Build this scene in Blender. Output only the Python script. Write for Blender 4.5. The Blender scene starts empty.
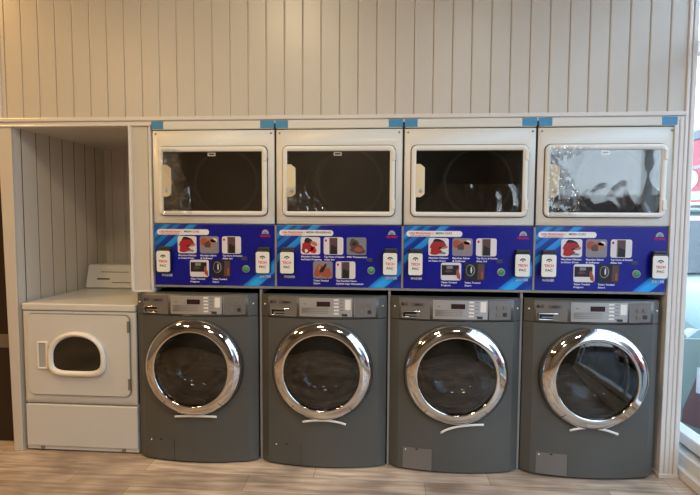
import bpy, bmesh, math, random
from mathutils import Vector, Matrix, noise
random.seed(7)
PI = math.pi
sc = bpy.context.scene
C = sc.collection

# ---------------------------------------------------------------- camera
cam_d = bpy.data.cameras.new('camera')
cam = bpy.data.objects.new('camera', cam_d); C.objects.link(cam)
cam_d.sensor_fit = 'HORIZONTAL'; cam_d.sensor_width = 36.0
cam_d.lens = 481.17 / 700 * 36.0
cam_d.clip_start = 0.02; cam_d.clip_end = 200
YAW, PITCH, ROLL = (math.radians(a) for a in (4.0875, -3.5041, 0.2884))
F = Vector((-math.sin(YAW)*math.cos(PITCH), math.cos(YAW)*math.cos(PITCH), math.sin(PITCH)))
R0 = Vector((math.cos(YAW), math.sin(YAW), 0)); U0 = R0.cross(F)
R = math.cos(ROLL)*R0 + math.sin(ROLL)*U0
U = -math.sin(ROLL)*R0 + math.cos(ROLL)*U0
mw = Matrix((R, U, -F)).transposed().to_4x4(); mw.translation = Vector((1.2826, -2.5934, 1.3673))
cam.matrix_world = mw
sc.camera = cam

# ---------------------------------------------------------------- world, lights, exposure
sc.view_settings.view_transform = 'Standard'
sc.view_settings.look = 'None'
sc.view_settings.gamma = 1.0
sc.view_settings.use_curve_mapping = False
sc.view_settings.exposure = 0.0
w = bpy.data.worlds.new('world'); sc.world = w; w.use_nodes = True
wn = w.node_tree.nodes; wl = w.node_tree.links; wn.clear()
wo = wn.new('ShaderNodeOutputWorld'); wb = wn.new('ShaderNodeBackground')
tc = wn.new('ShaderNodeTexCoord'); sx = wn.new('ShaderNodeSeparateXYZ'); cr = wn.new('ShaderNodeValToRGB')
wl.new(tc.outputs['Generated'], sx.inputs[0]); wl.new(sx.outputs['Z'], cr.inputs[0])
cr.color_ramp.elements[0].position = 0.0; cr.color_ramp.elements[0].color = (0.80, 0.88, 1.0, 1)
cr.color_ramp.elements[1].position = 0.6; cr.color_ramp.elements[1].color = (0.55, 0.72, 1.0, 1)
wl.new(cr.outputs[0], wb.inputs[0]); wb.inputs[1].default_value = 5.6
wl.new(wb.outputs[0], wo.inputs[0])
def area(name, loc, rot, sx_, sy_, power, color, portal=False):
    d = bpy.data.lights.new(name, 'AREA'); d.shape = 'RECTANGLE'; d.size = sx_; d.size_y = sy_
    d.energy = power; d.color = color
    o = bpy.data.objects.new(name, d); C.objects.link(o); o.location = loc; o.rotation_euler = rot
    if portal: d.cycles.is_portal = True
    return o
# the glazed shop front is the opening daylight enters by
area('daylight_portal', (2.99, -1.67, 1.57), (0, PI/2, 0), 2.75, 3.3, 1.0, (1, 1, 1), True)
LAMPS = [  # x, y, power, colour   (unseen: left pair inferred, centre and right added as fill)
    (-1.9, -0.80, 37, (1.0, 0.56, 0.19)),
    (-1.6, -3.00, 40, (1.0, 0.62, 0.27)),
    (0.5, -1.60, 28, (1.0, 0.78, 0.47)),
    (2.1, -2.40, 16, (0.95, 0.95, 0.95)),  # neutral lamp added to make up daylight on the right
    (0.6, -4.00, 25, (1.0, 0.84, 0.62)),
]
CEIL = 3.15

# ---------------------------------------------------------------- materials
def L(h):
    if isinstance(h, str):
        h = tuple(int(h[i:i+2], 16) for i in (0, 2, 4))
    return tuple((c/255/12.92 if c/255 <= .04045 else ((c/255+.055)/1.055)**2.4) for c in h) + (1,)
MATS = {}
def mat(name, col, rough=.5, metal=0., coat=0., spec=.5, noise_amt=0., noise_scale=20., bump=0., bump_scale=200., emit=0.):
    if name in MATS: return MATS[name]
    m = bpy.data.materials.new(name); m.use_nodes = True; nt = m.node_tree
    b = nt.nodes['Principled BSDF']; c = L(col)
    b.inputs['Base Color'].default_value = c; b.inputs['Roughness'].default_value = rough
    b.inputs['Metallic'].default_value = metal; b.inputs['Coat Weight'].default_value = coat
    b.inputs['Specular IOR Level'].default_value = spec
    t = nt.nodes.new('ShaderNodeTexCoord')
    n = nt.nodes.new('ShaderNodeTexNoise'); n.inputs['Scale'].default_value = noise_scale; n.inputs['Detail'].default_value = 4
    nt.links.new(t.outputs['Object'], n.inputs['Vector'])
    mx = nt.nodes.new('ShaderNodeMix'); mx.data_type = 'RGBA'
    mx.inputs[6].default_value = c
    mx.inputs[7].default_value = tuple(x*(1-noise_amt) for x in c[:3]) + (1,)
    nt.links.new(n.outputs['Fac'], mx.inputs[0]); nt.links.new(mx.outputs[2], b.inputs['Base Color'])
    if bump:
        n2 = nt.nodes.new('ShaderNodeTexNoise'); n2.inputs['Scale'].default_value = bump_scale
        nt.links.new(t.outputs['Object'], n2.inputs['Vector'])
        bp = nt.nodes.new('ShaderNodeBump'); bp.inputs['Strength'].default_value = bump; bp.inputs['Distance'].default_value = .01
        nt.links.new(n2.outputs['Fac'], bp.inputs['Height']); nt.links.new(bp.outputs[0], b.inputs['Normal'])
    if emit:
        b.inputs['Emission Color'].default_value = c; b.inputs['Emission Strength'].default_value = emit
    MATS[name] = m
    return m
def glass(name, tint, refl_rough=.02, fres=1.5, extra=0., alpha_col=None):
    """pane: darkened see-through plus a fresnel reflection"""
    if name in MATS: return MATS[name]
    m = bpy.data.materials.new(name); m.use_nodes = True; nt = m.node_tree; nt.nodes.clear()
    o = nt.nodes.new('ShaderNodeOutputMaterial'); mix = nt.nodes.new('ShaderNodeMixShader')
    t = nt.nodes.new('ShaderNodeBsdfTransparent'); t.inputs[0].default_value = tuple(tint) + (1,)
    g = nt.nodes.new('ShaderNodeBsdfGlossy'); g.inputs['Roughness'].default_value = refl_rough
    f = nt.nodes.new('ShaderNodeFresnel')
    ge = nt.nodes.new('ShaderNodeNewGeometry'); io = nt.nodes.new('ShaderNodeMix')      # a thin pane reflects alike from both sides
    io.inputs[2].default_value = fres; io.inputs[3].default_value = 1/fres
    nt.links.new(ge.outputs['Backfacing'], io.inputs[0]); nt.links.new(io.outputs[0], f.inputs[0])
    a = nt.nodes.new('ShaderNodeMath'); a.operation = 'ADD'; a.use_clamp = True; a.inputs[1].default_value = extra
    nt.links.new(f.outputs[0], a.inputs[0]); nt.links.new(a.outputs[0], mix.inputs[0])
    nt.links.new(t.outputs[0], mix.inputs[1]); nt.links.new(g.outputs[0], mix.inputs[2]); nt.links.new(mix.outputs[0], o.inputs[0])
    MATS[name] = m
    return m

pvc = mat('white_pvc', 'cbc7c0', .34, spec=.5, noise_amt=.05, noise_scale=6)
pvc_trim = mat('white_pvc_trim', 'dcd9d6', .3, noise_amt=.04)
enamel = mat('white_enamel', 'dddcd6', .42, coat=.1, noise_amt=.03)
enamel_old = mat('old_white_enamel', 'd0d1d1', .34, coat=.25, noise_amt=.04)
frame_white = mat('door_white_plastic', 'e6e4de', .3, noise_amt=.03)
gap_dark = mat('dark_gap', '1b1a18', .7)
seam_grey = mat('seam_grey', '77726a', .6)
graphite = mat('graphite_paint', '5c5d5b', .46, metal=.3, noise_amt=.05, noise_scale=300)
graphite_f = mat('graphite_fascia', '5e5f5d', .44, metal=.3, noise_amt=.05, noise_scale=300)
silver = mat('silver_panel', 'b9b8b9', .36, metal=.5, noise_amt=.05, noise_scale=60)
silver_dim = mat('silver_grey_panel', '807d7b', .45, metal=.4, noise_amt=.05)
chrome = mat('chrome', 'd6d4d2', .07, metal=1.)
steel = mat('brushed_steel', '9a9894', .35, metal=.8, noise_amt=.1)
rack_m = mat('rack_grey_paint', '8d8c8a', .45, noise_amt=.06)
rubber = mat('grey_rubber', '2c2c2b', .6)
drum_m = mat('drum_steel', '4c4c4c', .3, metal=.9, noise_amt=.2, noise_scale=60, bump=.2, bump_scale=180)
black = mat('black_plastic', '141414', .35)
tape = mat('blue_tape', '3f8fc0', .45, noise_amt=.12, noise_scale=40)
cream = mat('cream_plastic', 'e4d8b8', .4, noise_amt=.08)
cream_old = mat('handle_grey', 'a9adb5', .45)
white_p = mat('white_plastic', 'e9e7e2', .35)
ink_red = mat('ink_red', 'd0182c', .5)
ink_dark = mat('ink_dark', '35353a', .5)
ink_white = mat('ink_white', 'e6e8f2', .5)
logo_grey = mat('logo_grey', '9fa6b4', .4)
green = mat('green_button', '3f9a62', .4)
tint_glass = glass('tinted_door_glass', (.37, .42, .45), .015, 1.5, .05)
bowl_glass = glass('bowl_glass', (.62, .66, .67), .02, 1.5, .08)
dry_glass = glass('dryer_window_glass', (.36, .39, .40), .02, 1.5, .05)
clear_film = glass('clear_plastic_film', (.90, .90, .89), .07, 1.4, .09)
pane_glass = glass('window_pane_glass', (.93, .96, .95), .01, 1.45, 0.)

def floor_mat():
    m = bpy.data.materials.new('wood_look_floor'); m.use_nodes = True; nt = m.node_tree; b = nt.nodes['Principled BSDF']
    t = nt.nodes.new('ShaderNodeTexCoord')
    br = nt.nodes.new('ShaderNodeTexBrick'); br.inputs['Scale'].default_value = 1.0
    br.inputs['Brick Width'].default_value = .92; br.inputs['Row Height'].default_value = .155
    br.inputs['Mortar Size'].default_value = .0015; br.inputs['Bias'].default_value = 0.
    br.offset = .37
    br.inputs['Color1'].default_value = L('f8e8d6'); br.inputs['Color2'].default_value = L('d0bfaf'); br.inputs['Mortar'].default_value = L('a08a76')
    nt.links.new(t.outputs['Object'], br.inputs['Vector'])
    mp = nt.nodes.new('ShaderNodeMapping'); mp.inputs['Scale'].default_value = (1.6, 16, 1)
    nt.links.new(t.outputs['Object'], mp.inputs[0])
    n = nt.nodes.new('ShaderNodeTexNoise'); n.inputs['Scale'].default_value = 2.2; n.inputs['Detail'].default_value = 6
    nt.links.new(mp.outputs[0], n.inputs['Vector'])
    r = nt.nodes.new('ShaderNodeValToRGB'); r.color_ramp.elements[0].position = .3; r.color_ramp.elements[0].color = L('b8aea4')
    r.color_ramp.elements[1].position = .7; r.color_ramp.elements[1].color = L('fffaf2')
    nt.links.new(n.outputs['Fac'], r.inputs[0])
    n2 = nt.nodes.new('ShaderNodeTexNoise'); n2.inputs['Scale'].default_value = 3.; nt.links.new(t.outputs['Object'], n2.inputs['Vector'])
    r2 = nt.nodes.new('ShaderNodeValToRGB'); r2.color_ramp.elements[0].position = .35; r2.color_ramp.elements[0].color = L('c4c2c4')
    r2.color_ramp.elements[1].position = .65; r2.color_ramp.elements[1].color = L('ffffff')
    nt.links.new(n2.outputs['Fac'], r2.inputs[0])
    mx = nt.nodes.new('ShaderNodeMix'); mx.data_type = 'RGBA'; mx.blend_type = 'MULTIPLY'; mx.inputs[0].default_value = 1
    nt.links.new(br.outputs['Color'], mx.inputs[6]); nt.links.new(r.outputs[0], mx.inputs[7])
    mx2 = nt.nodes.new('ShaderNodeMix'); mx2.data_type = 'RGBA'; mx2.blend_type = 'MULTIPLY'; mx2.inputs[0].default_value = 1
    nt.links.new(mx.outputs[2], mx2.inputs[6]); nt.links.new(r2.outputs[0], mx2.inputs[7])
    nt.links.new(mx2.outputs[2], b.inputs['Base Color']); b.inputs['Roughness'].default_value = .38
    return m
def blue_mat():
    """printed sign: deep blue with lighter slanting bands in two corners"""
    m = bpy.data.materials.new('blue_print'); m.use_nodes = True; nt = m.node_tree; b = nt.nodes['Principled BSDF']
    t = nt.nodes.new('ShaderNodeTexCoord'); s = nt.nodes.new('ShaderNodeSeparateXYZ'); nt.links.new(t.outputs['Object'], s.inputs[0])
    a = nt.nodes.new('ShaderNodeMath'); a.operation = 'MULTIPLY_ADD'   # z - .84 x
    nt.links.new(s.outputs['X'], a.inputs[0]); a.inputs[1].default_value = -.84; nt.links.new(s.outputs['Z'], a.inputs[2])
    mr = nt.nodes.new('ShaderNodeMapRange'); mr.inputs['From Min'].default_value = -.60; mr.inputs['From Max'].default_value = .34
    nt.links.new(a.outputs[0], mr.inputs[0])
    r = nt.nodes.new('ShaderNodeValToRGB'); e = r.color_ramp.elements
    P = lambda v: (v+.60)/.94
    stops = [(-.60, '1858d0'), (-.535, '103ca4'), (-.53, '0f2a98'), (-.50, '1238a2'), (-.495, '28a0f8'), (-.455, '2cb0ff'), (-.425, '1c74e0'), (-.42, '0e2496'),
             (-.36, '0c1490'), (-.2, '0a0f86'), (.08, '0c148e'), (.125, '15309a'), (.13, '2280d8'), (.165, '2898e0'), (.17, '0f2c8c'), (.205, '15409a'),
             (.21, '2078cc'), (.235, '1a6cc4'), (.24, '0e288c'), (.275, '30a0e8'), (.29, '1c5cb8')]
    e[0].position = P(stops[0][0]); e[0].color = L(stops[0][1]); e[1].position = P(stops[-1][0]); e[1].color = L(stops[-1][1])
    for v, c in stops[1:-1]:
        k = e.new(P(v)); k.color = L(c)
    nt.links.new(mr.outputs[0], r.inputs[0]); nt.links.new(r.outputs[0], b.inputs['Base Color'])
    b.inputs['Roughness'].default_value = .3
    return m
blue = blue_mat()

# ---------------------------------------------------------------- mesh helpers
class MB:
    def __init__(s): s.bm = bmesh.new(); s.mats = []
    def mi(s, m):
        if m not in s.mats: s.mats.append(m)
        return s.mats.index(m)
    def _tag(s, before, m, smooth=False):
        i = s.mi(m)
        for f in s.bm.faces:
            if f not in before: f.material_index = i; f.smooth = smooth
    def box(s, x0, x1, y0, y1, z0, z1, m, bev=0., seg=2):
        b = set(s.bm.faces)
        r = bmesh.ops.create_cube(s.bm, size=1)
        for v in r['verts']:
            v.co = Vector(((x0+x1)/2 + v.co.x*(x1-x0), (y0+y1)/2 + v.co.y*(y1-y0), (z0+z1)/2 + v.co.z*(z1-z0)))
        if bev:
            ed = list({e for v in r['verts'] for e in v.link_edges})
            bmesh.ops.bevel(s.bm, geom=ed, offset=bev, segments=seg, affect='EDGES', profile=.5)
        s._tag(b, m); return s
    def face(s, pts, m, smooth=False):
        f = s.bm.faces.new([s.bm.verts.new(p) for p in pts]); f.material_index = s.mi(m); f.smooth = smooth
    def prism_y(s, pts, y0, y1, m, bev=0., smooth=False):
        """polygon of (x,z), counter-clockwise seen from -y (x right, z up), solid from y0 (front) to y1"""
        i = s.mi(m); fr = [s.bm.verts.new((x, y0, z)) for x, z in pts]; bk = [s.bm.verts.new((x, y1, z)) for x, z in pts]
        n = len(pts); fs = [s.bm.faces.new(fr), s.bm.faces.new(bk[::-1])]
        for k in range(n):
            f = s.bm.faces.new((fr[k], bk[k], bk[(k+1) % n], fr[(k+1) % n])); f.smooth = smooth; fs.append(f)
        for f in fs: f.material_index = i
        if bev:
            ed = list(fs[0].edges)
            bb = set(s.bm.faces)
            bmesh.ops.bevel(s.bm, geom=ed, offset=bev, segments=2, affect='EDGES', profile=.5)
            for f in s.bm.faces:
                if f not in bb: f.material_index = i
        return s
    def prism_z(s, pts, z0, z1, m, smooth=()):
        i = s.mi(m); a = [s.bm.verts.new((x, y, z0)) for x, y in pts]; b = [s.bm.verts.new((x, y, z1)) for x, y in pts]; n = len(pts)
        for f in (s.bm.faces.new(a[::-1]), s.bm.faces.new(b)): f.material_index = i
        for k in range(n):
            f = s.bm.faces.new((a[k], a[(k+1) % n], b[(k+1) % n], b[k])); f.material_index = i; f.smooth = k in smooth
        return s
    def ring_y(s, outer, inner, y0, y1, m, ybevel=.0, inset=0.):
        """frame between two loops (same count), front at y0"""
        i = s.mi(m); n = len(outer)
        cx = sum(p[0] for p in outer)/n; cz = sum(p[1] for p in outer)/n
        def lp(pts, y, d=0.):
            out = []
            for x, z in pts:
                v = Vector((x-cx, z-cz)); l = v.length or 1
                k = (l-d)/l; out.append(s.bm.verts.new((cx+v.x*k, y, cz+v.y*k)))
            return out
        if ybevel:
            loops = [lp(outer, y1), lp(outer, y0+ybevel), lp(outer, y0, ybevel), lp(inner, y0, -ybevel), lp(inner, y0+ybevel), lp(inner, y1)]
        else:
            loops = [lp(outer, y1), lp(outer, y0), lp(inner, y0), lp(inner, y1)]
        loops.append(loops[0])
        for a, b in zip(loops, loops[1:]):
            for k in range(n):
                f = s.bm.faces.new((a[k], a[(k+1) % n], b[(k+1) % n], b[k])); f.material_index = i; f.smooth = bool(ybevel)
        return s
    def lathe_y(s, prof, cx, cz, m, n=72, closed=False, a0=0., a1=2*PI):
        """profile of (r, y) turned about the y axis through (cx, cz)"""
        i = s.mi(m); full = abs(a1-a0-2*PI) < 1e-6; cnt = n if full else n+1
        rings = []
        for k in range(cnt):
            a = a0 + (a1-a0)*k/n
            rings.append([s.bm.verts.new((cx+r*math.cos(a), y, cz+r*math.sin(a))) for r, y in prof])
        for k in range(n):
            A, B = rings[k], rings[(k+1) % cnt]
            for j in range(len(prof)-1 + (1 if closed else 0)):
                q = (A[j], A[(j+1) % len(prof)], B[(j+1) % len(prof)], B[j])
                f = s.bm.faces.new(q); f.material_index = i; f.smooth = True
        return s
    def tube(s, pts, r, m, n=8, flat=1.):
        i = s.mi(m); rings = []
        pts = [Vector(p) for p in pts]
        for k, p in enumerate(pts):
            d = (pts[min(k+1, len(pts)-1)] - pts[max(k-1, 0)]).normalized()
            up = Vector((0, 0, 1)) if abs(d.z) < .9 else Vector((0, 1, 0))
            a = d.cross(up).normalized(); b = a.cross(d)
            rings.append([s.bm.verts.new(p + a*math.cos(t)*r*flat + b*math.sin(t)*r) for t in (2*PI*q/n for q in range(n))])
        for A, B in zip(rings, rings[1:]):
            for q in range(n):
                f = s.bm.faces.new((A[q], A[(q+1) % n], B[(q+1) % n], B[q])); f.material_index = i; f.smooth = True
        for f in (s.bm.faces.new(rings[0][::-1]), s.bm.faces.new(rings[-1])): f.material_index = i
        return s
    def build(s, name, parent=None, fix=True):
        me = bpy.data.meshes.new(name)
        if fix: bmesh.ops.remove_doubles(s.bm, verts=s.bm.verts, dist=1e-6); bmesh.ops.recalc_face_normals(s.bm, faces=s.bm.faces)
        s.bm.to_mesh(me); s.bm.free()
        for m in s.mats: me.materials.append(m)
        o = bpy.data.objects.new(name, me); C.objects.link(o)
        if parent: o.parent = parent
        return o
def tag(o, label=None, cat=None, group=None, kind=None):
    if label: o['label'] = label
    if cat: o['category'] = cat
    if group: o['group'] = group
    if kind: o['kind'] = kind
    return o
def thing(name, loc, label, cat, group=None, rz=0.):
    o = bpy.data.objects.new(name, None); C.objects.link(o); o.empty_display_size = .1
    o.location = loc; o.rotation_euler = (0, 0, rz)
    return tag(o, label, cat, group)
def struct(name, mb): return tag(mb.build(name), kind='structure')
def rrect(x0, x1, z0, z1, r, n=6):
    pts = []
    for cx, cz, a in ((x1-r, z0+r, -PI/2), (x1-r, z1-r, 0), (x0+r, z1-r, PI/2), (x0+r, z0+r, PI)):
        for k in range(n+1):
            t = a + PI/2*k/n; pts.append((cx+r*math.cos(t), cz+r*math.sin(t)))
    return pts
def text_mesh(body, size, m, width=None):
    """real lettering as a flat mesh in the x-z plane, centred"""
    cu = bpy.data.curves.new('lettering', 'FONT'); cu.body = body; cu.size = size; cu.align_x = 'CENTER'; cu.align_y = 'CENTER'
    cu.resolution_u = 3; cu.offset = size*.022
    o = bpy.data.objects.new('lettering', cu); C.objects.link(o)
    dg = bpy.context.evaluated_depsgraph_get(); dg.update()
    me = bpy.data.meshes.new_from_object(o.evaluated_get(dg))
    bpy.data.objects.remove(o); bpy.data.curves.remove(cu)
    xs = [v.co.x for v in me.vertices]; k = 1.
    if width: k = width/max(1e-6, max(xs)-min(xs))
    for v in me.vertices: v.co = Vector((v.co.x*k, 0, v.co.y))
    me.materials.clear(); me.materials.append(m)
    return me
def text(name, body, size, m, loc, parent, width=None):
    o = bpy.data.objects.new(name, text_mesh(body, size, m, width)); C.objects.link(o)
    o.parent = parent; o.location = loc
    return o

# ================================================================= SETTING
PW = .0985            # plank pitch
def plank_x(mb, xs_groove, x0, x1, z0, z1, y, m, ya=None):
    """vertical boards in a wall facing -y: V grooves at xs_groove"""
    prof = [(x0, 0.)]
    for g in xs_groove:
        if x0+.008 < g < x1-.008:
            prof += [(g-.0036, 0), (g-.0022, .0030), (g-.0018, .0085), (g+.0012, .0088), (g+.0020, .0030), (g+.0045, -.0006), (g+.0095, 0)]
    prof.append((x1, 0.))
    i = mb.mi(m)
    a = [mb.bm.verts.new((x, y+d, z0)) for x, d in prof]; b = [mb.bm.verts.new((x, y+d, z1)) for x, d in prof]
    for k in range(len(prof)-1):
        f = mb.bm.faces.new((a[k], a[k+1], b[k+1], b[k])); f.material_index = i
        f.smooth = abs(prof[k+1][0]-prof[k][0]) < .006
    # body behind
    mb.box(x0, x1, y+.010, y+.05, z0, z1, m)
grooves = [-.737 + PW*k for k in range(-2, 38)]

struct('floor', MB().box(-3.4, 2.86, -5.2, 3.0, -.05, 0, floor_mat()))
ceil_m = mat('ceiling_paint', '8b8680', .8)
struct('ceiling', MB().box(-3.4, 3.2, -5.2, 3.0, CEIL, CEIL+.08, ceil_m))
mb = MB(); plank_x(mb, grooves, -.862, 2.795, 1.915, CEIL, 0, pvc); struct('wall_back', mb)
beige = mat('beige_wall_paint', '837b70', .7, noise_amt=.08, noise_scale=2)
dimwall = mat('brown_wall', '4b3826', .7, noise_amt=.2, noise_scale=2)
struct('wall_left', MB().box(-3.45, -3.4, -5.2, 3.0, 0, CEIL, beige))
struct('wall_front', MB().box(-3.4, 3.2, -5.25, -5.2, 0, CEIL, beige))
struct('wall_right', MB().box(2.86, 3.0, -5.2, -3.32, 0, CEIL, beige))
struct('wall_passage', MB().box(-3.4, -1.80, .10, .15, 0, CEIL, beige).box(-1.80, -.89, .10, .15, 2.06, CEIL, pvc))
door_m = mat('dark_brown_door', '2c1d12', .45, noise_amt=.25, noise_scale=5)
d_ = struct('door_1', MB().box(-1.79, -.895, .105, .145, .004, 2.05, door_m, .003))
MB().box(-1.79, -.895, .098, .106, .58, .66, mat('door_rail', '6d655c', .4), .002).build('door_rail', d_)
MB().lathe_y([(.0001, .04), (.026, .045), (.028, .06), (.012, .08), (.012, .104)], -1.70, 1.0, steel, 20).build('door_handle', d_)
# corner trims of the plank wall
mb = MB()
for x0, x1 in ((-.888, -.870), (-.872, -.862)): mb.box(x0, x1, -.006, .06, 1.915, CEIL, pvc_trim, .003)
struct('trim_1', mb)
mb = MB()
mb.box(2.795, 2.812, -.010, .05, .0, CEIL, pvc_trim, .004); mb.box(2.812, 2.818, -.003, .05, .0, CEIL, pvc)
mb.box(2.818, 2.842, -.010, .06, .0, CEIL, pvc_trim, .004)
struct('trim_2', mb)
# horizontal moulding over the niches
mb = MB()
mb.box(-.888, 2.795, -.014, .05, 1.893, 1.915, pvc_trim, .004); mb.box(-.888, 2.795, -.006, .05, 1.874, 1.893, pvc_trim, .002)
mb.box(-.888, -.0, -.010, .05, 1.866, 1.876, pvc_trim, .003)
struct('trim_3', mb)
# left cheek: thick partition whose end faces us
mb = MB(); mb.prism_y([(-.864, 0), (-.811, 0), (-.811, 1.874), (-.893, 1.874)], -.004, .094, pvc, .003); mb.box(-.864, -.811, .05, .94, 0, 1.874, pvc); struct('wall_left_cheek', mb)
# alcove left lining with boards (faces +x)
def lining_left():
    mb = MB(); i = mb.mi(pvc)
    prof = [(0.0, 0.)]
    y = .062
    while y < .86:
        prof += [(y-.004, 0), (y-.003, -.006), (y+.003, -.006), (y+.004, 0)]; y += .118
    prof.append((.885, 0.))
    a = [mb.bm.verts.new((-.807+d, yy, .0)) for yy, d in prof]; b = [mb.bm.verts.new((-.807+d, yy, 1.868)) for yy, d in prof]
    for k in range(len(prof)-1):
        f = mb.bm.faces.new((a[k], a[k+1], b[k+1], b[k])); f.material_index = i if prof[k+1][0]-prof[k][0] > .012 else mb.mi(seam_grey)  # groove faces coloured darker, standing in for shade in the gaps
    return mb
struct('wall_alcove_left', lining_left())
mb = MB(); plank_x(mb, [-.75+.0985*k for k in range(8)], -.811, .0, 0, 1.868, .885, pvc); struct('wall_alcove_back', mb)
struct('ceiling_alcove', MB().box(-.811, -.0, .0, .90, 1.868, 1.876, pvc))
# post between alcove and machines (hangs above the first washer)
mb = MB()
mb.box(-.128, -.112, -.010, .02, .0, .0001, pvc_trim) if False else None
mb.box(-.130, -.113, -.010, .88, .950, 1.868, pvc_trim, .003)
plank_x(mb, [-.108, -.022], -.113, -.012, .956, 1.874, 0, pvc)
mb.box(-.130, -.004, -.004, .05, .944, .956, pvc_trim, .002)
mb.box(-.016, -.004, -.005, .88, .950, 1.874, pvc_trim, .002)
struct('wall_post', mb)
# right jamb
mb = MB()
mb.box(2.748, 2.768, -.008, .90, 0, 1.893, pvc_trim, .003)
mb.box(2.768, 2.774, -.002, .05, .022, 1.893, pvc, 0)
mb.box(2.774, 2.795, -.007, .05, .022, 1.893, pvc_trim, .003)
mb.box(2.744, 2.846, -.013, .06, 0, .022, pvc_trim, .002)
struct('wall_right_cheek', mb)
nb = mat('niche_dark', '2a2724', .8)
struct('wall_niche_back', MB().box(-.0, 2.76, .90, .93, 0, 1.9, nb))

# storefront window (runs towards us on the right-hand side)
alu = mat('white_aluminium', 'dfe0df', .35, noise_amt=.04)
alu_d = mat('grey_aluminium', '7d858a', .4)
mb = MB()
mb.box(2.850, 2.895, -3.32, 1.6, 0, .055, alu, .006)
mb.box(2.875, 2.955, -3.32, 1.6, 0, .125, alu, .008)
mb.box(2.935, 2.965, -3.32, 1.6, .125, .150, alu_d, .002)
mb.box(2.905, 2.985, -3.32, 1.6, .150, .215, alu, .008)
for y in (.9, -.64, -2.6, -3.3):
    mb.box(2.92, 2.975, y-.022, y+.022, .215, 2.95, alu, .004)
mb.box(2.91, 2.98, -3.32, 1.6, 2.90, CEIL, alu, .004)
mb.box(2.92, 2.975, -3.32, 1.6, 2.25, 2.31, alu, .004)
win = struct('window_1', mb)
mb = MB(); mb.box(2.944, 2.950, -3.3, 1.6, .215, 2.9, pane_glass)
pn = mb.build('pane', win); 
# outside ground and the shops over the way
pave = mat('pavement', '5c5f5e', .7, noise_amt=.25, noise_scale=5)
struct('ground', MB().box(2.86, 45, -30, 45, -.12, -.02, pave))

def shop():
    t = thing('shop_building', (11.5, 4, -.02), 'shop building across the street with a red sign band and grey glazed front', 'building')
    g = mat('shop_wall', '7c8488', .6, noise_amt=.1, noise_scale=1); gl = mat('shop_glass', '3c474d', .15, noise_amt=.3, noise_scale=.7)
    red = mat('shop_red', 'b23048', .5, noise_amt=.05); yel = mat('shop_yellow', 'c4b894', .5); fwhite_s = mat('shop_cream', 'a8a4a0', .5)
    MB().box(0, 6, 3, 30, 0, 3.9, g).build('wall', t)
    MB().box(-.25, 0, 3, 30, 1.95, 3.95, red, .02).build('sign_band', t)
    MB().box(-.28, -.25, 3, 30, 3.02, 3.12, alu_d).build('sign_rail', t)
    MB().box(-.3, -.25, 3, 30, 1.86, 1.95, alu).build('sign_edge', t)
    MB().box(-.3, 0, 3, 30, 3.96, 4.28, mat('shop_eave', '5c666c', .6)).build('eave', t)
    MB().box(-.06, 0, 3, 30, .9, 1.8, gl).build('shop_window', t)
    MB().box(-.15, 0, 3, 30, .50, .62, alu, .02).build('ledge', t)
    MB().box(-.02, 0, 3, 30, .0, .48, mat('shop_base', '8b9694', .5)).build('base_panel', t)
    for k in range(9):
        y = 4.9 + 3.3*k
        MB().box(-.12, 0, y, y+.12, 0, 1.86, alu_d).build('post', t)
    # pale band with yellow discs in the lower half of the sign
    MB().box(-.27, -.24, 3, 30, 2.02, 2.30, fwhite_s).build('sign_stripe', t)
    for k in range(20):
        m = MB(); i = m.mi(yel); y = 4+1.2*k
        m.bm.faces.new([m.bm.verts.new((-.27, y+.42*math.cos(a), 2.70+.30*math.sin(a))) for a in (2*PI*q/20 for q in range(20))]).material_index = i
        m.build('sign_disc', t)
    return t
shop()
def far_block(loc, sx_, sy_, h, col, trimc, label, wins):
    t = thing('street_building', loc, label, 'building')
    m_ = mat('block_'+col, col, .6, noise_amt=.15, noise_scale=.6)
    MB().box(-sx_/2, sx_/2, -sy_/2, sy_/2, 0, h, m_).build('wall', t)
    MB().box(-sx_/2-.1, sx_/2+.1, -sy_/2-.1, sy_/2+.1, h, h+.15, mat('block_trim', trimc, .6)).build('parapet', t)
    for k in range(wins):
        y = -sy_/2 + (k+.5)*sy_/wins
        MB().box(-sx_/2-.04, -sx_/2, y-.6, y+.6, h*.35, h*.75, mat('shop_glass', '3c474d')).build('window', t)
        x = -sx_/2 + (k+.5)*sx_/wins
        MB().box(x-.6, x+.6, sy_/2, sy_/2+.04, h*.35, h*.75, mat('shop_glass', '3c474d')).build('window', t)
    return t
far_block((13, -22, -.02), 16, 5, 2.3, '6b5650', '8a4c40', 'long low reddish building down the street', 8)
far_block((15.5, -9.5, -.02), 6, 6, 5.2, '6f7d80', '8d9799', 'taller grey green building across the street', 3)
def canopy():
    t = thing('street_canopy', (8.6, 0, -.02), 'grey steel canopy with open beams over the parked cars', 'canopy')
    for y in (-7, -2.5, 2):
        MB().box(-.06, .06, y-.06, y+.06, 0, 3.4, alu_d, .01).build('post', t)
        MB().box(-2.6, 1.6, y-.05, y+.05, 3.4, 3.55, alu_d, .01).build('beam', t)
    for x in (-2.6, -.6, 1.5):
        MB().box(x-.04, x+.04, -7, 2, 3.55, 3.62, alu_d, .01).build('rafter', t)
    return t
canopy()

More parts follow.
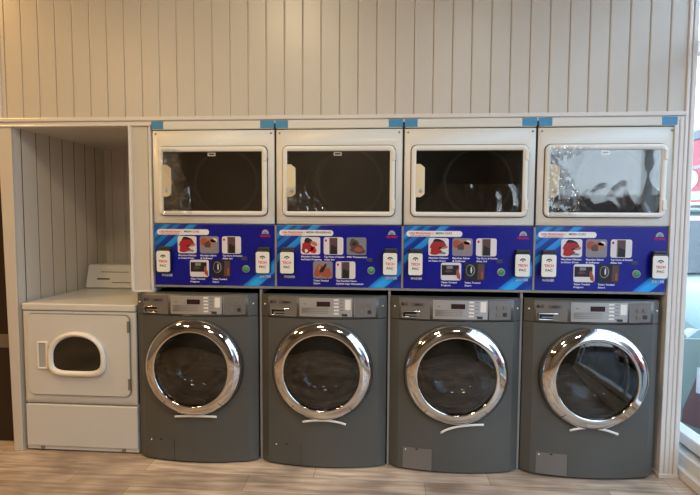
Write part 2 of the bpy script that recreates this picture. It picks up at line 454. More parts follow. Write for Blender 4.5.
def car(loc, rz, paint, label, decal=False):
    """small hatchback, nose towards -y, 1.66 wide, 3.6 long; lofted body"""
    t = thing('parked_car', loc, label, 'car', None, rz)
    body_m = mat('car_paint_'+paint, {'teal': '7d9994', 'red': '98141c', 'silver': 'b9bcc0'}[paint], .2, coat=.6)
    cabin_g = mat('car_glass', '25302f', .08)
    # sections along y: (y, half width, z low, z shoulder)
    secs = [(0, .52, .26, .56), (.06, .68, .20, .66), (.25, .79, .17, .76), (.6, .82, .17, .84), (1.0, .83, .17, .92), (1.3, .83, .17, .96),
            (2.6, .83, .17, .98), (3.2, .82, .18, .96), (3.5, .76, .22, .90), (3.6, .62, .30, .78)]
    mb = MB(); i = mb.mi(body_m); rings = []
    for y, w, z0, z1 in secs:
        h = z1-z0
        pts = [(-w*.86, z0), (-w*.98, z0+h*.18), (-w, z0+h*.5), (-w*.97, z0+h*.82), (-w*.86, z0+h*.96), (-w*.4, z1+.015), (0, z1+.025)]
        pts = pts + [(-x, z) for x, z in pts[-2::-1]]
        rings.append([mb.bm.verts.new((x, y, z)) for x, z in pts])
    for A, B in zip(rings, rings[1:]):
        n = len(A)
        for k in range(n):
            f = mb.bm.faces.new((A[k], A[(k+1) % n], B[(k+1) % n], B[k])); f.material_index = i; f.smooth = True
    mb.bm.faces.new(rings[0]).material_index = i; mb.bm.faces.new(rings[-1][::-1]).material_index = i
    o = mb.build('car_body', t)
    cs = [(.95, .62, .94, .95), (1.55, .60, .95, 1.38), (1.9, .60, .96, 1.47), (2.8, .59, .97, 1.46), (3.3, .57, .96, 1.30), (3.5, .58, .93, .96)]
    mb = MB(); i = mb.mi(cabin_g); rings = []
    for y, w, z0, z1 in cs:
        wt = w if z1-z0 > .1 else w*1.1
        rings.append([mb.bm.verts.new(p) for p in ((-.76, y, z0), (-wt, y, z1), (wt, y, z1), (.76, y, z0))])
    for A, B in zip(rings, rings[1:]):
        for k in range(4):
            mb.bm.faces.new((A[k], A[(k+1) % 4], B[(k+1) % 4], B[k])).material_index = i
    mb.build('cabin_glass', t)
    mb = MB(); mb.box(-.60, .60, 1.85, 3.25, 1.46, 1.50, body_m, .015)
    mb.build('roof', t)
    for x in (-.78, .78):
        for y in (.68, 2.95):
            m = MB(); i = m.mi(rubber); n = 28
            pr = [(.20, -.09), (.29, -.09), (.31, -.06), (.31, .06), (.29, .09), (.20, .09)]
            for k in range(n):
                pass
            rings = [[m.bm.verts.new((x+d, y+r*math.cos(2*PI*k/n), .30+r*math.sin(2*PI*k/n))) for r, d in pr] for k in range(n)]
            for k in range(n):
                A, B = rings[k], rings[(k+1) % n]
                for j in range(5):
                    f = m.bm.faces.new((A[j], A[j+1], B[j+1], B[j])); f.material_index = i; f.smooth = True
            wo_ = m.build('wheel', t)
            m = MB(); i = m.mi(silver)
            for d in (-.07, .07):
                m.bm.faces.new([m.bm.verts.new((x+d, y+.21*math.cos(2*PI*k/n), .30+.21*math.sin(2*PI*k/n))) for k in range(n)]).material_index = i
            m.build('hub_cap', wo_)
    for x in (-.56, .56):
        mb = MB(); mb.prism_y(rrect(x-.12, x+.12, .56, .66, .04), .10, .2, mat('car_lamp', 'e4e8ea', .1), .01); mb.build('headlamp', t)
    mb = MB(); mb.box(-.35, .35, .0, .1, .30, .42, black, .01); mb.build('grille', t)
    return t
car((3.98, .62, -.02), 0, 'teal', 'pale mint small car parked just beyond the glass shop front')
car((6.3, -5.2, -.02), .1, 'red', 'red small car parked outside by the canopy posts')
# red lettered board leaning outside in front of the mint car
def board():
    t = thing('advertising_board', (3.16, .50, -.02), 'red leaning board with white letters standing outside the glass', 'sign', None, math.radians(-52))
    b = MB(); bm_ = mat('board_pale', '869a95', .4)
    b.prism_y([(-.12, 0.02), (.75, .02), (.80, .80), (-.05, .64), (-.12, .35)], 0, .02, bm_, .004); b.build('backing', t)
    r = MB(); rm = mat('board_red', '6e2024', .4, noise_amt=.3, noise_scale=8)
    r.prism_y([(.0, .12), (.70, .04), (.76, .70), (.11, .60), (.07, .44), (.0, .20)], -.004, 0, rm); r.build('poster', t)
    text('lettering', 'HOT', .22, ink_white, (.34, -.006, .40), t, .56)
    return t
board()

# ceiling lamps out of view, some added to fill the light
for x, y, p, c in LAMPS:
    t = thing('unseen_ceiling_lamp', (x, y, CEIL-.05), 'square unseen ceiling lamp', 'lamp', 'ceiling lamps')
    MB().ring_y(rrect(-.2, .2, -.2, .2, .02), rrect(-.18, .18, -.18, .18, .02), 0, .05, white_p).build('frame', t).rotation_euler = (PI/2, 0, 0)
    dm = mat('lamp_diffuser_%d' % int(p), 'fff0d8', .5, emit=3.)
    MB().box(-.18, .18, -.18, .18, .012, .02, dm).build('diffuser', t)
    area('lamp_light', (x, y, CEIL-.06), (0, 0, 0), .34, .34, p, c)

# ================================================================= RACK the upper machines stand on
WX = (.243, .955, 1.665, 2.371)       # washer centres
struct('trim_4', MB().box(.0, 2.742, .004, .88, .976, .990, rack_m, .002))  # shelf of the rack
for n_, x in enumerate((.602, 1.313, 2.0155)):
    struct('trim_%d' % (5+n_), MB().box(x-.007, x+.007, .012, .60, 0, .976, rack_m, .002))  # rack uprights, numbered with the trims
for n_, x in enumerate((.69, 1.38, 2.07)):
    struct('trim_%d' % (8+n_), MB().box(x-.0055, x+.0055, -.003, .27, .990, 1.326, rack_m, .001))  # rack dividers between the panels, numbered with the trims

for n_, x in enumerate((.69, 1.38, 2.07)):
    struct('trim_%d' % (11+n_), MB().box(x-.004, x+.004, .002, .55, 1.334, 1.886, gap_dark))  # not rack: dark filler strips added as the shade between dryers

# ================================================================= WASHERS
def bow(x):                      # y of the curved washer front
    a = abs(x)
    if a <= .300: return -.064 + .036*(a/.300)**2
    return -.028 + .034*(a-.300)/.044
CZ = .543
def washer(x, label, strip, strip_label, visible_hatch=True):
    t = thing('front_load_washer', (x, 0, 0), label, 'washing machine', 'charcoal front load washers in the lower row')
    Z0, Z1, ZT = .012, .826, .948
    # --- cabinet: front sheet with a round hole
    mb = MB(); i = mb.mi(graphite)
    rh = .262; X = .300
    corner = [math.atan2(Z1-CZ, X), math.atan2(Z1-CZ, -X), math.atan2(Z0-CZ, -X) + 2*PI, math.atan2(Z0-CZ, X) + 2*PI]
    angs = sorted([2*PI*k/96 for k in range(96)] + corner)
    loops = []
    for j in range(7):
        u = j/6; lp = []
        for a in angs:
            c, s_ = math.cos(a), math.sin(a)
            tx = X/abs(c) if abs(c) > 1e-9 else 1e9
            tz = ((Z1-CZ) if s_ > 0 else (CZ-Z0))/abs(s_) if abs(s_) > 1e-9 else 1e9
            rr = rh + (min(tx, tz)-rh)*u
            px, pz = rr*c, CZ+rr*s_
            lp.append(mb.bm.verts.new((px, bow(px), pz)))
        loops.append(lp)
    n = len(angs)
    for A, B in zip(loops, loops[1:]):
        for k in range(n):
            f = mb.bm.faces.new((A[k], A[(k+1) % n], B[(k+1) % n], B[k])); f.material_index = i; f.smooth = True
    # facets, sides, back, top, bottom
    for s_ in (-1, 1):
        mb.face([(s_*.300, bow(.3), Z0), (s_*.344, .006, Z0), (s_*.344, .006, Z1), (s_*.300, bow(.3), Z1)], graphite)
        mb.face([(s_*.344, .006, Z0), (s_*.344, .74, Z0), (s_*.344, .74, ZT), (s_*.344, .006, ZT)], graphite)
    mb.face([(-.344, .74, Z0), (.344, .74, Z0), (.344, .74, ZT), (-.344, .74, ZT)], graphite)
    mb.face([(-.344, .02, ZT), (.344, .02, ZT), (.344, .74, ZT), (-.344, .74, ZT)], graphite)
    mb.face([(-.344, .006, Z0), (.344, .006, Z0), (.344, .74, Z0), (-.344, .74, Z0)], graphite)
    xs = [-.3+.6*k/16 for k in range(17)]
    mb.face([(q, bow(q), Z0) for q in xs] + [(.344, .006, Z0), (-.344, .006, Z0)], gap_dark)
    mb.build('cabinet', t, fix=False)
    for sx_ in (-.27, .27):
        for y in (.05, .66):
            m = MB(); m.box(sx_-.025, sx_+.025, y-.025, y+.025, 0, Z0, black, .003); m.build('foot', t)
    # --- control fascia
    m = MB()
    pts = [(-.344, .60), (-.344, .004)] + [(q, bow(q)-.001) for q in xs] + [(.344, .004), (.344, .60)]
    m.prism_z(pts, Z1+.003, ZT, graphite_f, smooth=range(2, 18))
    ed = [e for e in m.bm.edges if all(v.co.z > ZT-.001 and v.co.y < .1 for v in e.verts)]
    bmesh.ops.bevel(m.bm, geom=ed, offset=.006, segments=2, affect='EDGES')
    m.box(-.338, .338, .01, .5, Z1-.002, Z1+.004, gap_dark)
    fa = m.build('control_fascia', t)
    def curved_plate(name, x0, x1, z0, z1, proud, m_, parent, r=None):
        q = MB(); k = max(2, int((x1-x0)/.02)); ii = q.mi(m_)
        top = [q.bm.verts.new((x0+(x1-x0)*j/k, bow(x0+(x1-x0)*j/k)-proud, z1)) for j in range(k+1)]
        bot = [q.bm.verts.new((x0+(x1-x0)*j/k, bow(x0+(x1-x0)*j/k)-proud, z0)) for j in range(k+1)]
        tb = [q.bm.verts.new((v.co.x, v.co.y+proud+.001, z1)) for v in top]; bb = [q.bm.verts.new((v.co.x, v.co.y+proud+.001, z0)) for v in bot]
        for j in range(k):
            for f in ((bot[j], bot[j+1], top[j+1], top[j]), (top[j], top[j+1], tb[j+1], tb[j]), (bb[j], bb[j+1], bot[j+1], bot[j])):
                fc = q.bm.faces.new(f); fc.material_index = ii; fc.smooth = False
        q.bm.faces.new((bot[0], top[0], tb[0], bb[0])).material_index = ii
        q.bm.faces.new((top[-1], bot[-1], bb[-1], tb[-1])).material_index = ii
        return q.build(name, parent)
    # detergent drawer with grip
    dr = tag(curved_plate('detergent_drawer', -.292, -.140, .836, .938, .0015, silver_dim, t))
    rim = MB()
    yb = bow(.22)
    rim.ring_y(rrect(-.284, -.150, .842, .878, .003, 2), rrect(-.279, -.155, .847, .873, .003, 2), yb-.007, yb+.02, chrome, .0012)
    rim.box(-.279, -.155, yb-.0035, yb-.002, .847, .873, black)
    rim.box(-.268, -.166, yb-.0055, yb-.003, .852, .860, silver_dim, .002)
    rim.build('handle', dr)
    text('lettering', 'LG', .022, ink_dark, (-.268, bow(.268)-.005, .912), dr)
    tag(text('lettering', 'COMMERCIAL', .020, ink_dark, (-.195, bow(.2)-.006, .912), dr, .085))
    dsk = MB(); dsk.lathe_y([(.0, bow(.283)-.004), (.008, bow(.283)-.004), (.008, bow(.283))], -.288+.006, .912, ink_dark, 16); dsk.build('emblem', dr)
    # programme panel
    pp = curved_plate('program_panel', -.124, .160, .840, .940, .002, silver, t)
    m = MB(); m.box(-.030, .042, bow(0)-.0045, bow(0)-.001, .895, .921, black, .001); dp = m.build('display', pp)
    m = MB(); 
    segm = mat('display_segments', '5a1512', .4)
    for k in range(3):
        x0 = -.012+.017*k
        m.ring_y([(x0, .901), (x0+.010, .901), (x0+.010, .915), (x0, .915)], [(x0+.002, .903), (x0+.008, .903), (x0+.008, .913), (x0+.002, .913)], bow(0)-.005, bow(0)-.0044, segm)
    m.build('digit', dp)
    for k in range(5):
        z = .852+.0185*k
        m = MB(); m.box(.062, .088, bow(.075)-.0045, bow(.075)-.001, z, z+.0085, white_p, .001); m.build('program_lamp', pp)
        m = MB(); m.box(.094, .112, bow(.10)-.0025, bow(.10)-.001, z+.003, z+.005, ink_dark); m.build('printed_line', pp)
    m = MB(); m.box(.120, .152, bow(.13)-.0028, bow(.13)-.001, .878, .932, white_p); m.build('instruction_sticker', pp)
    m = MB(); m.box(.104, .134, bow(.12)-.005, bow(.12)-.001, .843, .856, ink_dark, .002); m.build('start_button', pp)
    for k in range(4):
        m = MB(); z = .858+.009*k
        m.box(-.112, .030, bow(.07)-.0055, bow(.07)-.001, z, z+.0014, seam_grey); m.build('printed_line', pp)
    for k in range(3):
        m = MB(); xx = -.10+.026*k
        m.box(xx, xx+.014, bow(.1)-.003, bow(.1)-.001, .905, .909, seam_grey); m.build('printed_line', pp)
    # right module with four keys
    rm = curved_plate('key_module', .176, .284, .838, .938, .0022, silver_dim, t)
    for a in (0, 1):
        for b in (0, 1):
            m = MB(); xx = .206+.036*a; zz = .855+.036*b
            m.prism_y(rrect(xx, xx+.020, zz, zz+.020, .004, 3), bow(xx)-.006, bow(xx), ink_dark if (a, b) == (1, 0) else seam_grey, .001); m.build('key', rm)
    m = MB(); m.box(.168, .1745, bow(.17)-.004, bow(.17)+.001, .838, .938, alu_d, .001); m.build('divider_strip', t)
    for s_ in (-1, 1):
        m = MB(); m.lathe_y([(0, -.020), (.004, -.020), (.004, -.008)], s_*.323, .895, white_p, 10); m.build('screw', t)
    # --- door
    yr = -.060
    m = MB()
    m.lathe_y([(.2745, .01), (.2745, yr-.002), (.268, yr-.004), (.262, .01)], 0, CZ, rubber, 96)
    m.build('door_gasket', t)
    m = MB()
    prof = [(.2700, yr+.004), (.2700, yr-.006), (.2680, yr-.013), (.2630, yr-.021), (.2560, yr-.029), (.2460, yr-.0365), (.2340, yr-.0425), (.2200, yr-.0465),
            (.2100, yr-.0480), (.2055, yr-.0475), (.2035, yr-.044), (.2015, yr-.036), (.2010, yr-.010), (.2010, yr+.03)]
    m.lathe_y(prof, 0, CZ, chrome, 120)
    ring = m.build('door_ring', t); tag(ring, 'polished chrome door ring')
    # recessed grip on the right of the ring
    m = MB()
    m.lathe_y([(r_+.0012, y_-.0016) for r_, y_ in prof[2:8]], 0, CZ, chrome, 16, False, math.radians(-6), math.radians(26))
    m.lathe_y([(.262, yr-.020), (.249, yr-.032), (.240, yr-.038)], 0, CZ, rubber, 2, False, math.radians(25.5), math.radians(27.5))
    m.build('grip', ring, fix=False)
    # lower shell joint
    for a in (-.28*PI, -.72*PI):
        m = MB(); c, s_ = math.cos(a), math.sin(a)
        m.tube([(r*c, y-.0012, CZ+r*s_) for r, y in prof[1:7]], .0014, rubber, 6); m.build('joint', ring)
    m = MB()
    m.lathe_y([(.0001, yr-.050), (.06, yr-.0495), (.12, yr-.047), (.17, yr-.043), (.19, yr-.039), (.2008, yr-.037)], 0, CZ, tint_glass, 72)
    m.build('door_glass', t)
    m = MB()
    m.lathe_y([(.2005, yr-.012), (.192, yr+.0), (.182, yr+.03), (.172, yr+.07), (.155, yr+.105), (.12, yr+.125), (.06, yr+.135), (.0001, yr+.138)], 0, CZ, bowl_glass, 72)
    m.build('door_bowl', t)
    m = MB()
    m.lathe_y([(.262, -.03), (.258, .03), (.235, .06), (.222, .075), (.215, .06)], 0, CZ, rubber, 72); m.build('bellows', t)
    m = MB()
    m.lathe_y([(.235, .07), (.245, .09), (.245, .48), (.20, .50), (.06, .50), (.0001, .49)], 0, CZ, drum_m, 60)
    for k in range(3):
        a = PI/2 + 2*PI*k/3
        c, s_ = math.cos(a), math.sin(a)
        m.tube([(.225*c, .10, CZ+.225*s_), (.205*c, .18, CZ+.205*s_), (.205*c, .40, CZ+.205*s_), (.225*c, .48, CZ+.225*s_)], .028, drum_m, 10)
    m.build('drum', t)
    # --- service hatch, bottom left
    hb = curved_plate('service_hatch', -.272, -.118, .014, .130, .0012, silver_dim if visible_hatch else graphite, t)
    m = MB()
    yy = lambda q: bow(q)-.0016
    m.box(-.118, -.1165, yy(.118), yy(.118)+.003, .014, .130, gap_dark); m.build('seam', hb)
    m = MB(); m.box(-.205, -.180, yy(.2)-.001, yy(.2)+.003, .122, .128, gap_dark); m.build('finger_notch', hb)
    m = MB(); m.lathe_y([(0, bow(.258)-.005), (.0035, bow(.258)-.0045), (.004, bow(.258))], -.258, .118, white_p, 12); m.build('screw', hb)
    # --- white plastic strip under the door
    m = MB(); m.tube([(p[0], yr-.018-.0, p[1]) for p in strip], .0062, white_p, 8, .6)
    tag(m.build('packing_strip', t), strip_label)
    return t
def arc(p0, pm, p1, n=12):
    out = []
    for k in range(n+1):
        u = k/n; out.append(tuple((1-u)*(1-u)*a + 2*u*(1-u)*(2*b-(a+c)/2) + u*u*c for a, b, c in zip(p0, pm, p1)))
    return out
washer(WX[0], 'charcoal front load washer beside the old white dryer, almost straight packing strip under its door',
       arc((-.104, .270), (0, .276), (.132, .276)), 'nearly straight white plastic strip', False)
washer(WX[1], 'charcoal front load washer, second from the old white dryer, strip drooping slightly at one end',
       arc((-.105, .266), (.02, .277), (.130, .259)), 'white plastic strip drooping at one end', False)
washer(WX[2], 'charcoal front load washer with the white strip hanging tilted below its door',
       arc((-.075, .232), (.01, .268), (.148, .284)), 'tilted white plastic strip')
washer(WX[3], 'charcoal front load washer nearest the glass shop front, arched white strip below its door',
       arc((-.118, .270), (-.0, .287), (.125, .258)), 'arched white plastic strip')

# ================================================================= BLUE PAYMENT PANELS
skin = mat('photo_skin', 'b0705a', .5); fred = mat('photo_red', 'b8222c', .5, noise_amt=.5, noise_scale=60); fdark = mat('photo_dark', '1c1a20', .5, noise_amt=.5, noise_scale=40)
fgrey = mat('photo_grey', '8d8792', .5, noise_amt=.2, noise_scale=40); fbrown = mat('photo_brown', '5d4444', .5, noise_amt=.35, noise_scale=50)
fwhite = mat('photo_white', 'd9d6d8', .5); forange = mat('photo_orange', 'b4543a', .5, noise_amt=.35, noise_scale=50); fteal = mat('photo_slate', '7a8088', .5)
TW = .107
def blob(mb, cx, cz, rx, rz, y, m, n=16, rot=0., jag=0.12):
    pts = []
    for k in range(n):
        a = 2*PI*k/n; q = 1 + jag*math.sin(3*a+cx*50) + jag*.6*math.sin(5*a+cz*70)
        x, z = rx*q*math.cos(a), rz*q*math.sin(a)
        x, z = x*math.cos(rot)-z*math.sin(rot), x*math.sin(rot)+z*math.cos(rot)
        pts.append((min(max(cx+x, .004), TW-.004), min(max(cz+z, .004), .091)))
    mb.face([(x, y, z) for x, z in pts], m)
def photo(kind, x, z, parent):
    base = {'load': fwhite, 'soap': fgrey, 'tap': fwhite, 'keys': fwhite, 'start': fdark, 'towel': fwhite, 'temp': fteal, 'hand': fgrey}[kind]
    mb = MB(); mb.prism_y(rrect(0, TW, 0, .095, .012, 5), -.0016, 0, base)
    y = -.0020; e = -.0004
    if kind == 'load':
        blob(mb, .052, .060, .040, .030, y, fdark); blob(mb, .045, .058, .040, .018, y+e, fred, rot=.2); blob(mb, .038, .025, .030, .020, y+2*e, fred); blob(mb, .085, .045, .020, .007, y+3*e, skin, rot=.3); blob(mb, .075, .015, .02, .006, y+2*e, fteal)
    elif kind == 'soap':
        blob(mb, .030, .065, .030, .020, y, forange); blob(mb, .060, .058, .030, .024, y+e, skin, rot=.6); blob(mb, .045, .050, .018, .020, y+2*e, fbrown, rot=-.5); blob(mb, .080, .072, .020, .012, y+e, fwhite)
    elif kind == 'tap':
        mb.face([(.032, y, .003), (.075, y, .003), (.075, y, .092), (.032, y, .092)], fbrown); mb.face([(.036, y+e, .003), (.072, y+e, .003), (.072, y+e, .042), (.040, y+e, .055)], fdark)
        mb.face([(.030, y+e, .003), (.035, y+e, .003), (.035, y+e, .092), (.030, y+e, .092)], fgrey); blob(mb, .012, .077, .006, .008, y, ink_red, 8)
    elif kind == 'keys':
        mb.face([(.004, y, .028), (.095, y, .028), (.095, y, .082), (.004, y, .082)], fdark); mb.face([(.030, y+e, .062), (.062, y+e, .062), (.062, y+e, .078), (.030, y+e, .078)], fteal)
        blob(mb, .092, .030, .010, .030, y+2*e, forange, rot=.3); blob(mb, .04, .05, .02, .008, y+e, fbrown)
    elif kind == 'start':
        blob(mb, .032, .055, .024, .032, y, fteal, jag=.02); blob(mb, .030, .055, .019, .027, y+e, fdark, jag=.02); mb.face([(.068, y, .005), (.104, y, .005), (.104, y, .090), (.072, y, .090)], fbrown)
        mb.face([(.088, y+e, .012), (.098, y+e, .012), (.098, y+e, .050), (.088, y+e, .050)], forange); blob(mb, .036, .057, .004, .018, y+2*e, fwhite, jag=.02)
    elif kind == 'towel':
        blob(mb, .040, .072, .022, .020, y, fdark); blob(mb, .035, .035, .032, .030, y+e, fred); blob(mb, .070, .025, .016, .020, y+e, ink_red); blob(mb, .072, .060, .022, .010, y+2*e, skin, rot=-.4); blob(mb, .03, .02, .008, .01, y+2*e, fwhite)
    elif kind == 'temp':
        blob(mb, .040, .062, .026, .024, y, fbrown); blob(mb, .060, .030, .040, .024, y+e, fbrown, rot=-.2); blob(mb, .042, .060, .012, .010, y+2*e, fdark); blob(mb, .065, .030, .022, .012, y+2*e, forange)
    elif kind == 'hand':
        blob(mb, .032, .042, .022, .036, y, forange, rot=-.4); blob(mb, .075, .030, .028, .026, y+e, forange); blob(mb, .055, .055, .010, .030, y+2*e, fdark, rot=-.6); blob(mb, .035, .060, .006, .016, y+2*e, skin, rot=-.2)
    o = mb.build('instruction_photo', parent, fix=False); o.location = (x, -.0008, z); return o

def reader(x, z, word, parent):
    m = MB(); m.box(x-.035, x+.039, -.030, .0, z+.0, z+.126, black, .006)
    m.box(x-.028, x+.036, -.026, .0, z+.126, z+.140, ink_dark, .003)
    o = m.build('card_reader', parent)
    m = MB(); m.prism_y(rrect(x-.037, x+.037, z+.000, z+.116, .010, 4), -.036, -.030, white_p, .001); fpl = m.build('reader_face', o)
    m = MB(); m.lathe_y([(.010, -.0372), (.016, -.0372), (.016, -.0362), (.010, -.0362)], x, z+.080, ink_dark, 20, True, .1*PI, .9*PI)
    m.box(x-.003, x+.003, -.0372, -.0362, z+.078, z+.086, ink_dark); m.build('emblem', fpl)
    text('lettering', 'TECH', .019, ink_red, (x, -.0368, z+.058), fpl, .048)
    text('lettering', 'PAC', .018, ink_dark, (x, -.0368, z+.034), fpl, .036)
    text('caption', word, .019, ink_white, (x+.008, -.004, z-.022), parent, .062)
def panel(k, title, kinds, caps, label):
    t = thing('payment_panel', (.69*k, .002, .990), label, 'payment panel', 'blue instruction and payment panels between the machine rows')
    x1 = .684 if k < 3 else .672
    m = MB(); m.box(.006, x1, 0, .28, 0, .337, blue, .002); m.build('printed_board', t)
    m = MB(); m.prism_y(rrect(.020, .316, .280, .311, .0150, 6), -.0015, 0, white_p); tt = m.build('title_plate', t)
    head, sep, tail = title
    text('lettering', head, .0165, ink_red, (.093, -.0022, .2970), tt, .118)
    text('lettering', '/', .0150, ink_dark, (.160, -.0022, .2972), tt)
    text('lettering', tail, .0145, ink_dark, (.218 if len(tail) < 12 else .236, -.0022, .2980), tt, .085 if len(tail) < 12 else .135)
    text('lettering', 'self service laundry', .010, ink_red, (.095, -.0022, .2855), tt, .105)
    pos = [(.138, .178), (.264, .178), (.389, .178), (.206, .047), (.330, .047)]
    for (x, z), kd, cp in zip(pos, kinds, caps):
        photo(kd, x, z, t)
        for j, line in enumerate(cp.split('/')):
            w_ = min(.112 if len(line) < 22 else .170, .0066*len(line)+.004)
            text('caption', line, .0125, ink_white, (x+.002+w_/2, -.0012, z-.012-.0155*j), t, w_)
    reader(.068, .076, 'WASHER', t); reader(.624, .076, 'DRYER', t)
    # logo
    m = MB(); i = m.mi(logo_grey); c = (.632, .300)
    m.face([(c[0]+.020*math.cos(a), -.0015, c[1]-.012+.024*math.sin(a)) for a in (PI*j/14 for j in range(15))], logo_grey)
    m.face([(c[0]+.012*math.cos(a), -.0020, c[1]-.012+.013*math.sin(a)) for a in (PI*j/14 for j in range(15))], fteal)
    m.build('logo', t, fix=False)
    text('caption', 'TECHPAC', .017, ink_red, (.632, -.002, .276), t, .060)
    # button and slot
    m = MB(); m.lathe_y([(.0001, -.010), (.014, -.010), (.016, -.006), (.016, 0)], .523, .094, green, 24); b = m.build('green_button', t)
    m = MB(); m.lathe_y([(.0165, 0), (.0165, -.007), (.020, -.006), (.021, 0)], .523, .094, silver, 24); m.build('bezel', b)
    m = MB(); m.box(.498, .530, -.002, 0, .142, .162, mat('slot_blue_grey', '3a3f62', .5), .0008); m.build('coin_slot', t)
    return t
caps_w = ['Masukan Pakaian/ke Dalam Drum', 'Masukan Sabun/& Softener', 'Tap Kartu di Reader/Alat Ini', 'Tekan Tombol/Program', 'Tekan Tombol/Start']
caps_d = ['Masukan Pakaian/ke Dalam Pengering', 'Tap Kartu di Reader/Alat Ini', 'Pilih Temperatur', 'Tekan Tombol/Start', 'Tap Kembali Kartu/Apabila Ingin Menambah']
kw = ['load', 'soap', 'tap', 'keys', 'start']; kd = ['towel', 'tap', 'temp', 'hand', 'tap']
panel(0, ('CARA PENGGUNAAN', '|', 'MESIN CUCI'), kw, caps_w, 'blue washer instruction panel nearest the white alcove post')
panel(1, ('CARA PENGGUNAAN', '|', 'MESIN PENGERING'), kd, caps_d, 'blue panel whose last photo caption runs widest, with orange hand photo in its lower row')
panel(2, ('CARA PENGGUNAAN', '|', 'MESIN CUCI'), kw, caps_w, 'blue washer instruction panel right above the washer with the tilted strip')
panel(3, ('CARA PENGGUNAAN', '|', 'MESIN CUCI'), kw, caps_w, 'blue washer instruction panel nearest the glass shop front')

# ================================================================= UPPER DRYERS
def film_sheet(poly, y, amp, freq, seed, parent, label=None, n=46):
    """wrinkled clear film, cut to a polygon of (x,z)"""
    xs = [p[0] for p in poly]; zs = [p[1] for p in poly]
    x0, x1, z0, z1 = min(xs), max(xs), min(zs), max(zs)
    def inside(x, z):
        c = False; j = len(poly)-1
        for i in range(len(poly)):
            xi, zi = poly[i]; xj, zj = poly[j]
            if (zi > z) != (zj > z) and x < (xj-xi)*(z-zi)/(zj-zi)+xi: c = not c
            j = i
        return c
    mb = MB(); i = mb.mi(clear_film); nz = max(8, int(n*(z1-z0)/(x1-x0))); g = {}
    def h(x, z):
        v = Vector((x*freq*1.3+seed, z*freq*.8, seed*1.7))
        a = noise.noise(v); b = noise.noise(v*2.3+Vector((5, 1, 2)))
        return -amp*(max(0, 1-abs(a)*3)**2*.9 + abs(b)*.5)
    for a in range(n+1):
        for b in range(nz+1):
            x = x0+(x1-x0)*a/n; z = z0+(z1-z0)*b/nz
            g[a, b] = mb.bm.verts.new((x, y+h(x, z), z))
    for a in range(n):
        for b in range(nz):
            x = x0+(x1-x0)*(a+.5)/n; z = z0+(z1-z0)*(b+.5)/nz
            if inside(x, z):
                f = mb.bm.faces.new((g[a, b], g[a+1, b], g[a+1, b+1], g[a, b+1])); f.material_index = i; f.smooth = True
    for v in [v for v in mb.bm.verts if not v.link_faces]: mb.bm.verts.remove(v)
    return tag(mb.build('plastic_film', parent, fix=False), label)
